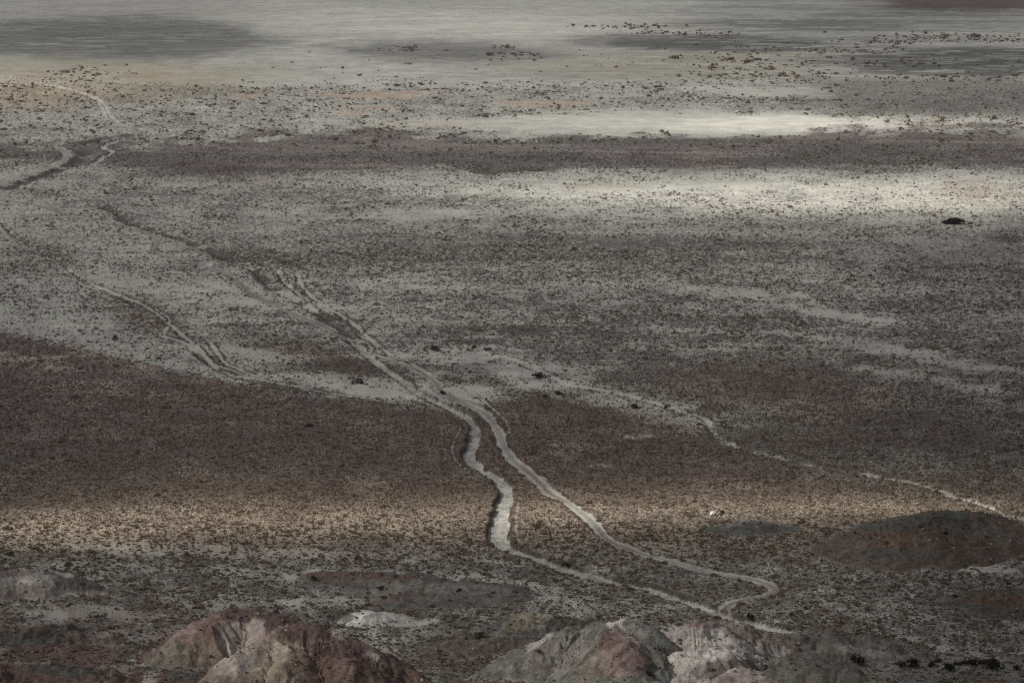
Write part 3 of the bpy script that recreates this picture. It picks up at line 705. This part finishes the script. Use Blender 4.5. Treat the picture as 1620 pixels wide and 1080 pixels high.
def scatter():
    pts = []
    # (near distance, far distance, plants per m2 at full cover, mean width m)
    for (d0, d1, dens, sz) in [(470, 640, 1.7, .47), (640, 820, 2.5, .35), (820, 1100, 1.1, .42), (1100, 1500, .34, .56), (1500, 2000, .05, 1.2), (2000, 3300, .028, 1.9)]:
        half = .2 * d1
        n = int((d1 - d0) * half * 2 * dens)
        y = rng.uniform(d0, d1, n); x = rng.uniform(-half, half, n)
        k = np.abs(x) < .197 * y + 4
        x, y = x[k], y[k]
        z, cov, cls, on = surface(x, y); scol = soil(x, y, False)[0]
        px, py = to_px(x, y)
        pr = np.clip((cov - .12) * 1.5, 0, .62)
        cl = fbm(x / 5, y / 5, 3, 71); pr = pr * (0.7 + .5 * sstep(.38, .62, cl))
        pr[(cls > 0)] = 0; pr[on] = np.minimum(pr[on], .07)
        if d0 >= 1100: pr = pr * (.25 + .9 * sstep(.42, .6, fbm(x / 9, y / 22, 3, 73)))
        if d0 >= 820: pr = pr * (.25 + .75 * sstep(.18, .3, scol.mean(-1)))
        if d0 >= 1500:
            # isolated dark bushes strung over the playa and its edge
            xtra = np.zeros(len(x))
            for (cx, cy, rx, ry, a) in [(1000,43,60,3,1),(1060,52,60,3,1),(1130,54,40,3,1),(650,79,50,5,.6),(800,76,26,3,1),(820,88,40,6,.7),(1180,100,110,20,.5),(1230,122,140,9,.8),(1330,82,90,5,.8),(1420,66,70,5,1),
                                        (1500,60,120,5,1),(1560,64,80,4,1),(1480,123,160,6,.9),(650,132,60,7,.8),(560,138,50,4,.7),(130,115,60,8,.5),(110,130,70,8,.7),(60,148,80,7,.5),(430,140,120,8,.4),(880,137,300,7,.5),(1400,100,120,12,.25),(900,100,300,20,.05)]:
                xtra = np.maximum(xtra, blob(px, py, cx, cy, rx, ry) * a)
            pr = np.maximum(pr * (py > 128) * (.33 if d0 >= 2000 else 1), xtra * .8)
        k = rng.random(len(x)) < pr
        x, y, z = x[k], y[k], z[k]
        s = sz * np.exp(rng.normal(0, .42, len(x)))
        pts.append(np.stack([x, y, z, s], 1))
    return np.vstack(pts)
PTS = scatter()
PX, PY = to_px(PTS[:, 0], PTS[:, 1], PTS[:, 2])
inview = (PX > 6) & (PX < 1614) & (PY > 6) & (PY < 1074)
show = PTS[:, 3] / PTS[:, 1] * inview * (np.abs(PX - 810) < 800)
order = np.argsort(-show)
big = order[:270]; rest = np.setdiff1d(np.arange(len(PTS)), big)
SHRUB_OBJ = []
for j, i in enumerate(big):
    me = SH[j % 5]
    o = bpy.data.objects.new('shrub', me); sc.collection.objects.link(o)
    x, y, z, s = PTS[i]
    o.location = (x, y, z - .03); o.rotation_euler = (0, 0, rng.uniform(0, 6.28)); o.scale = (s, s * rng.uniform(.8, 1.1), s * rng.uniform(.6, .95))
    o['label'] = 'low dry brown shrub on the pale sand of the foreground plain'
    o['category'] = 'shrub'; o['group'] = 'low brown shrubs scattered over the foreground plain'
    SHRUB_OBJ.append(o)

def scrub_stuff():
    P = PTS[rest]
    me = bpy.data.meshes.new('scrub'); me.vertices.add(len(P)); me.vertices.foreach_set('co', P[:, :3].astype(np.float32).ravel())
    def attr(n, v, ty='FLOAT'):
        a = me.attributes.new(n, ty, 'POINT'); a.data.foreach_set('value', v)
    attr('size', P[:, 3].astype(np.float32)); attr('turn', rng.uniform(0, 6.28, len(P)).astype(np.float32)); attr('pick', rng.integers(0, 5, len(P)).astype(np.int32), 'INT')
    attr('squat', rng.uniform(.55, .95, len(P)).astype(np.float32))
    o = link('scrub', me, M_SHRUB, kind='stuff', label='countless small dry shrubs speckling the whole plain', category='scrub')
    g = bpy.data.node_groups.new('scrub_scatter', 'GeometryNodeTree')
    g.interface.new_socket('Geometry', in_out='INPUT', socket_type='NodeSocketGeometry')
    g.interface.new_socket('Geometry', in_out='OUTPUT', socket_type='NodeSocketGeometry')
    N = g.nodes; K = g.links
    gi = N.new('NodeGroupInput'); go = N.new('NodeGroupOutput')
    j = N.new('GeometryNodeGeometryToInstance')
    # the five plant shapes come from shrubs that stand in the scene
    srcs = [SHRUB_OBJ[k] for k in range(5)]
    for s_ in reversed(srcs):
        oi = N.new('GeometryNodeObjectInfo'); oi.inputs['Object'].default_value = s_; oi.transform_space = 'ORIGINAL'
        K.new(oi.outputs['Geometry'], j.inputs[0])
    def named(n, ty='FLOAT'):
        nd = N.new('GeometryNodeInputNamedAttribute'); nd.data_type = ty; nd.inputs[0].default_value = n
        return [q for q in nd.outputs if q.enabled][0]
    ip = N.new('GeometryNodeInstanceOnPoints')
    K.new(gi.outputs[0], ip.inputs['Points']); K.new(j.outputs[0], ip.inputs['Instance'])
    ip.inputs['Pick Instance'].default_value = True
    K.new(named('pick', 'INT'), ip.inputs['Instance Index'])
    cr = N.new('ShaderNodeCombineXYZ'); K.new(named('turn'), cr.inputs[2]); K.new(cr.outputs[0], ip.inputs['Rotation'])
    cs = N.new('ShaderNodeCombineXYZ'); sz = named('size'); mu = N.new('ShaderNodeMath'); mu.operation = 'MULTIPLY'
    K.new(sz, mu.inputs[0]); K.new(named('squat'), mu.inputs[1])
    K.new(sz, cs.inputs[0]); K.new(sz, cs.inputs[1]); K.new(mu.outputs[0], cs.inputs[2]); K.new(cs.outputs[0], ip.inputs['Scale'])
    K.new(ip.outputs[0], go.inputs[0])
    md = o.modifiers.new('scatter', 'NODES'); md.node_group = g
scrub_stuff()

def rubble():
    n = 26000
    x = rng.uniform(-110, 110, n); y = rng.uniform(470, 640, n)
    z, cov, cls, on = surface(x, y)
    k = (on & (rng.random(n) < .3)) | (~on & (rng.random(n) < .02) & (y < 600)) ; k &= cls == 0
    x, y, z = x[k], y[k], z[k]; n = len(x)
    s = .08 + .11 * rng.exponential(1, n).clip(0, 3.5)
    base = np.array([[1,0,-.3],[0,1,-.3],[-1,0,-.3],[0,-1,-.3],[.35,.3,.75],[-.45,-.2,.6]])
    F_ = np.array([[0,1,4],[1,2,5],[1,5,4],[2,3,5],[3,0,4],[3,4,5]])
    a = rng.uniform(0, 6.28, n); c, q = np.cos(a), np.sin(a)
    V = base[None] * (1 + rng.normal(0, .22, (n, 6, 3))) * s[:, None, None] * np.array([1, .8, .8])
    X_ = V[..., 0] * c[:, None] - V[..., 1] * q[:, None] + x[:, None]; Y_ = V[..., 0] * q[:, None] + V[..., 1] * c[:, None] + y[:, None]
    V = np.stack([X_, Y_, V[..., 2] + z[:, None]], -1).reshape(-1, 3)
    Q = (F_[None] + (np.arange(n) * 6)[:, None, None]).reshape(-1, 3)
    me = bpy.data.meshes.new('rubble'); me.vertices.add(len(V)); me.vertices.foreach_set('co', V.astype(np.float32).ravel())
    me.loops.add(Q.size); me.loops.foreach_set('vertex_index', Q.ravel().astype(np.int32))
    me.polygons.add(len(Q)); me.polygons.foreach_set('loop_start', np.arange(0, Q.size, 3, dtype=np.int32)); me.update(calc_edges=True)
    m = new_mat('loose_stone'); t = NT(m); pos = t.new('ShaderNodeNewGeometry').outputs['Position']
    f = t.noise(pos, 1.7, 2, .6)
    finish(t, t.mixc(t.ramp(f, .38, .62), (.075, .062, .056), (.34, .32, .295)))
    link('rubble', me, m, kind='stuff', label='loose stones strewn over the foreground rocks', category='rubble')
rubble()

# single bushes one can point to: (name, mesh, photo x, photo y of its foot, photo width, height share, label)
BUSHES = [
 ('thicket', SB, 1507, 354, 27, .62, 'large dark brown thicket alone on the bright flat at the right', None),
 ('bush', SG[0], 690, 556, 15, 1.0, 'rounded olive bush on the pale strip right of the track', None),
 ('bush', SG[1], 750, 551, 9, .9, 'small olive bush between the rounded one and the twin dark clump', None),
 ('bush', SD[0], 771, 554, 10, .7, 'flat dark bush at the left of the pale side channel', None),
 ('bush', SD[1], 856, 597, 19, .5, 'long low dark bush where the pale channel bends down', None),
 ('bush', SG[0], 884, 624, 13, .9, 'olive bush just below the bend of the pale channel', None),
 ('bush', SD[2], 863, 629, 9, .8, 'small dark bush left of the olive bush below the bend', None),
 ('bush', SG[1], 1004, 646, 13, 1.0, 'olive bush standing alone below the middle of the pale channel', None),
 ('bush', SD[0], 1053, 646, 7, .9, 'tiny dark bush on the pale channel before its narrow part', None),
 ('bush', SG[0], 701, 623, 9, 1.2, 'upright olive bush at the inner edge of the track junction', None),
 ('bush', SD[1], 566, 607, 12, .9, 'dark bush on pale ground left of the track junction', None),
 ('bush', SD[2], 488, 674, 13, .4, 'flat dark bush alone on the brown slope', None),
 ('bush', SD[0], 1187, 980, 11, 1.0, 'dark bush just right of the last bend of the track', None),
 ('bush', SD[1], 897, 897, 9, 1.0, 'dark bush beside the wash right after it turns', None),
 ('bush', SD[2], 1134, 901, 8, .8, 'dark bush on the upper edge of the track near its fork', None),
 ('bush', SG[1], 1211, 1058, 14, .9, 'olive bush above the low pale pink hump', None),
 ('bush', SD[0], 1027, 1068, 12, .8, 'dark bush in the cleft foot between the two grey hills', None),
 ('bush', SD[1], 601, 933, 8, 1.1, 'black bush on the broad dark mound, left of two others', None),
 ('bush', SD[2], 607, 945, 11, .4, 'flat black bush on the broad dark mound below another', None),
 ('bush', SD[0], 726, 935, 10, .6, 'black bush on the right half of the broad dark mound', None),
 ('bush', SG[0], 497, 916, 13, .9, 'olive bush on the brown left end of the broad mound', None),
 ('bush', SG[1], 757, 1009, 19, .8, 'wide olive brown bush on the dark slope above the grey hill', None),
 ('bush', SG[0], 15, 878, 13, .9, 'brown olive bush at the left edge above the pale outcrop', None),
 ('bush', SD[1], 1268, 827, 8, .7, 'dark bush off the right end of the thin gravel rise', None),
 ('bush', SD[2], 1497, 845, 9, .7, 'dark bush on the face of the large dome', None),
 ('bush', SD[0], 1511, 945, 7, .8, 'dark bush at the crest of the mound on the right edge', None),
 ('bush', SD[1], 1276, 963, 7, .8, 'dark bush on the plain right of the track loop', None),
]
ROW = [(1357,1049,16,'round black bush standing alone left of the bottom right row'),(1423,1053,10,'leftmost black bush of the bottom right row'),(1444,1055,21,'wide black bush near the left end of the bottom right row'),
       (1473,1054,11,'black bush between the two widest groups of the bottom right row'),(1483,1046,9,'small black bush set above the bottom right row'),(1504,1061,19,'low wide black bush at the bottom edge in the row'),
       (1518,1052,10,'black bush first of the tight middle group in the bottom right row'),(1529,1050,9,'black bush second of the tight middle group in the bottom right row'),(1540,1053,15,'larger black bush of the tight middle group in the bottom right row'),
       (1553,1050,10,'black bush last of the tight middle group in the bottom right row'),(1573,1057,23,'broadest black bush near the right end of the bottom right row'),(1607,1060,11,'rightmost black bush of the bottom right row')]
for j, (x_, y_, w_, lab) in enumerate(ROW):
    BUSHES.append(('bush', SD[j % 3], x_, y_, w_, 1.0, lab, 'black bushes along the bottom right corner'))
def place_at(px, py):
    """point of the visible surface at a photo pixel"""
    z = np.zeros(1)
    for zz in np.arange(14, -1.5, -.06):
        x, y = at(np.array([px]), np.array([py]), zz)
        if zz < 0.0 or (zz < 13.9): 
            s, _, _, _ = surface(x, y)
            if s[0] >= zz: return x[0], y[0], s[0]
    return x[0], y[0], s[0]
for j, (nm, me, px_, py_, w_, hs, lab, grp) in enumerate(BUSHES):
    zs = np.arange(13, -1.5, -.08)
    X_, Y_ = at(np.full(len(zs), px_), np.full(len(zs), py_), zs)
    S_ = surface(X_, Y_)[0]
    k = int(np.argmax(S_ >= zs)); x, y, z = X_[k], Y_[k], S_[k]
    wm = w_ * math.hypot(y, H) / F
    o = bpy.data.objects.new(nm, me); sc.collection.objects.link(o)
    o.location = (x, y, z - .05); o.rotation_euler = (0, 0, j * 1.7); o.scale = (wm * 1.15, wm, wm * 1.15 * hs)
    o['label'] = lab; o['category'] = 'bush'; 
    if grp: o['group'] = grp

# ------------------------------------------------------------------ boulders beside the gravel rise
def boulder(px, py, size, colour, label, seed, squash=(1, .8, .7), name='boulder', cat='boulder'):
    import bmesh
    bm = bmesh.new(); bmesh.ops.create_icosphere(bm, subdivisions=4, radius=.5)
    r = random.Random(seed)
    planes = [(Vector((r.gauss(0, 1), r.gauss(0, 1), r.gauss(0, .8))).normalized(), r.uniform(.30, .46)) for _ in range(16)]
    for v in bm.verts:
        for n, d in planes:
            e = v.co.dot(n) - d
            if e > 0: v.co -= n * e * .93
        q = noise(np.array([v.co.x * 9 + 30]), np.array([v.co.y * 9 + v.co.z * 7 + 40]), seed)[0]
        v.co *= 1 + (q - .5) * .09
        v.co = Vector((v.co.x * squash[0], v.co.y * squash[1], v.co.z * squash[2]))
    me = bpy.data.meshes.new(name); bm.to_mesh(me); bm.free()
    m = new_mat('stone_' + str(seed)); t = NT(m)
    tc = t.new('ShaderNodeTexCoord').outputs['Object']
    f = t.noise(tc, 5, 5, .7)
    c = t.mixc(t.ramp(f, .3, .7), tuple(v * .7 for v in colour), tuple(min(v * 1.2, .8) for v in colour))
    finish(t, c, f, .6, .06)
    size *= .85; x, y = at(px, py); x = float(x); y = float(y)
    z = surface(np.array([x]), np.array([y]))[0][0]
    o = link(name, me, m, label=label, category=cat, group='stones heaped by the thin gravel rise')
    o.location = (x, y, z + size * squash[2] * .30); o.scale = (size,) * 3; o.rotation_euler = (0, 0, seed)
    return o
boulder(1128.5, 813, 1.9, (.60, .60, .57), 'pale flat sided boulder at the left of the stone heap', 3, (1.1, .8, .75))
boulder(1142.5, 811, 1.45, (.045, .022, .022), 'dark maroon boulder on top right of the stone heap', 5, (1, .9, .95))
boulder(1136, 813.5, 1.0, (.30, .27, .26), 'grey stone wedged between the pale and maroon boulders', 8, (1.1, .8, .9))
boulder(1138.5, 815, .75, (.72, .71, .69), 'bright white stone in front of the maroon boulder', 11, (1.1, .8, .7))
boulder(1146, 815.2, .6, (.55, .53, .51), 'small white stone right under the maroon boulder', 13, (1.2, .8, .6))
boulder(1132, 816, .6, (.6, .58, .55), 'small white stone in front of the pale boulder', 17, (1.2, .8, .6))
boulder(1150.5, 815, .5, (.5, .48, .46), 'smallest pale stone at the right end of the heap', 19, (1.3, .8, .6))

# ------------------------------------------------------------------ unseen deck of clouds, its openness shaped to light and shade the plain
def light_map(px, py):
    """openness shaped so each place of the plain gets its wanted light"""
    L_ = interp([-220, 0, 60, 130, 200, 262, 350, 450, 560, 700, 770, 850, 930, 1080, 1400], [.36, .36, .44, .42, .32, .26, .24, .21, .19, .16, .16, .15, .22, .26, .26], py)
    L_ = L_ * (1 - .45 * sstep(1250, 1620, px) * sstep(340, 420, py)) * (1 - .3 * sstep(1000, 1500, px) * (1 - sstep(60, 130, py)))
    L_ = L_ * (1 - .3 * (1 - sstep(0, 350, px)) * sstep(300, 500, py))
    L_ = L_ * (1 - .4 * sstep(1150, 1600, px) * sstep(850, 950, py)) * (1 - .25 * (1 - sstep(0, 250, px)) * sstep(930, 1000, py))  # sides and corners dimmed as lens vignetting, through the deck's openness
    for (cx, cy, rx, ry, a) in [(130,60,300,32,.12),(700,82,165,15,.16),(1110,68,205,12,.18),(1530,97,210,20,.18),(1400,35,260,24,.10),(1500,12,200,14,.12)]:
        L_ = L_ - a * blob(px, py, cx, cy, rx, ry, 0, 3)
    L_ = np.maximum(L_, .05)
    for (cx, cy, rx, ry, a) in [(1340,308,340,27,.85),(860,305,280,24,.26),(1160,194,230,16,.42),(1460,197,240,11,.40),(60,142,130,20,.18),(600,190,300,30,.10),
                                (60,832,230,26,.62),(330,824,220,26,.28),(560,820,280,27,.42),(900,797,230,24,.45),(420,785,480,42,.16),(1200,775,400,36,.12),(1190,797,230,18,.58),(1480,800,160,15,.42),(700,40,260,40,.08)]:
        L_ = L_ + a * blob(px, py, cx, cy, rx, ry)
    return L_ * 1.3
def build_cloud():
    gx = np.linspace(-9000, 9000, 90); a = np.linspace(-1000, 1000, 241)
    gx = np.unique(np.concatenate([gx[np.abs(gx) > 1000], a]))
    gy = np.unique(np.concatenate([np.linspace(-5000, 0, 30), np.linspace(0, 500, 20), np.linspace(500, 1300, 161), np.linspace(1300, 3400, 141), np.linspace(3400, 14000, 50)]))
    GX, GY = np.meshgrid(gx, gy)
    lump = fbm(GX / 420, GY / 420, 5, 201) ; zb = 1000 - lump * 60
    px, py = to_px(GX, np.maximum(GY, 60)); px = np.clip(px, -600, 2300); py = np.where(GY > 100, py, 1500)
    ds = fbm(GX / 90, GY / 160, 4, 205)
    op = np.clip(light_map(px + (ds - .5) * 160, py + (ds - .5) * np.interp(py, [150, 400, 800], [22, 34, 50])) * (0.93 + .14 * ds), 0, 1)
    k = zb / TO_SUN.z
    X = GX + TO_SUN.x * k; Y = GY + TO_SUN.y * k
    r, c = X.shape
    zt = zb + 90 + fbm(GX / 260, GY / 260, 5, 207) * 130
    n = r * c; i = np.arange(n).reshape(r, c)
    bot = np.stack([i[:-1, :-1], i[1:, :-1], i[1:, 1:], i[:-1, 1:]], -1).reshape(-1, 4)
    top = bot[:, ::-1] + n
    rim = []
    edge = list(i[0, :]) + list(i[1:, -1]) + list(i[-1, -2::-1]) + list(i[-2:0:-1, 0])
    for p, q in zip(edge, edge[1:] + edge[:1]): rim.append((p, q, q + n, p + n))
    V = np.vstack([np.stack([X.ravel(), Y.ravel(), zb.ravel()], 1), np.stack([X.ravel(), Y.ravel(), zt.ravel()], 1)])
    Q = np.vstack([bot, top, np.array(rim)])
    me = bpy.data.meshes.new('shade_cloud'); me.vertices.add(len(V)); me.vertices.foreach_set('co', V.astype(np.float32).ravel())
    me.loops.add(Q.size); me.loops.foreach_set('vertex_index', Q.ravel().astype(np.int32))
    me.polygons.add(len(Q)); me.polygons.foreach_set('loop_start', np.arange(0, Q.size, 4, dtype=np.int32)); me.update(calc_edges=True)
    me.polygons.foreach_set('use_smooth', np.ones(len(Q), bool))
    at_ = me.attributes.new('open', 'FLOAT', 'POINT'); at_.data.foreach_set('value', np.concatenate([op.ravel(), np.full(n, .93)]).astype(np.float32))
    m = new_mat('cloud_vapour'); t = NT(m)
    op_ = t.new('ShaderNodeAttribute', attribute_name='open').outputs['Fac']
    d = t.new('ShaderNodeBsdfDiffuse'); d.inputs[0].default_value = (.42, .425, .43, 1)
    tl = t.new('ShaderNodeBsdfTranslucent'); tl.inputs[0].default_value = (.24, .25, .27, 1)
    tr = t.new('ShaderNodeBsdfTransparent')
    a_ = t.new('ShaderNodeMixShader', i_0=.6); t.l.new(d.outputs[0], a_.inputs[1]); t.l.new(tl.outputs[0], a_.inputs[2])
    b_ = t.new('ShaderNodeMixShader', i_0=op_); t.l.new(a_.outputs[0], b_.inputs[1]); t.l.new(tr.outputs[0], b_.inputs[2])
    o = t.new('ShaderNodeOutputMaterial'); t.l.new(b_.outputs[0], o.inputs[0])
    link('shade_cloud', me, m, kind='structure')
build_cloud()

# ------------------------------------------------------------------ haze over the plain
def build_haze():
    x, y0, y1, z0, z1 = 60000, -4000, 130000, -12, 156
    V = [(sx * x, yy, zz) for zz in (z0, z1) for (sx, yy) in ((-1, y0), (1, y0), (1, y1), (-1, y1))]
    Fc = [(0, 3, 2, 1), (4, 5, 6, 7), (0, 1, 5, 4), (1, 2, 6, 5), (2, 3, 7, 6), (3, 0, 4, 7)]
    me = bpy.data.meshes.new('haze'); me.from_pydata(V, [], Fc); me.update()
    m = new_mat('haze_air'); t = NT(m)
    v = t.new('ShaderNodeVolumePrincipled'); v.inputs['Density'].default_value = 0.00006; v.inputs['Color'].default_value = (.80, .86, .92, 1)
    v.inputs['Anisotropy'].default_value = 0.2
    o = t.new('ShaderNodeOutputMaterial'); t.l.new(v.outputs[0], o.inputs['Volume'])
    link('haze', me, m, kind='stuff')
build_haze()
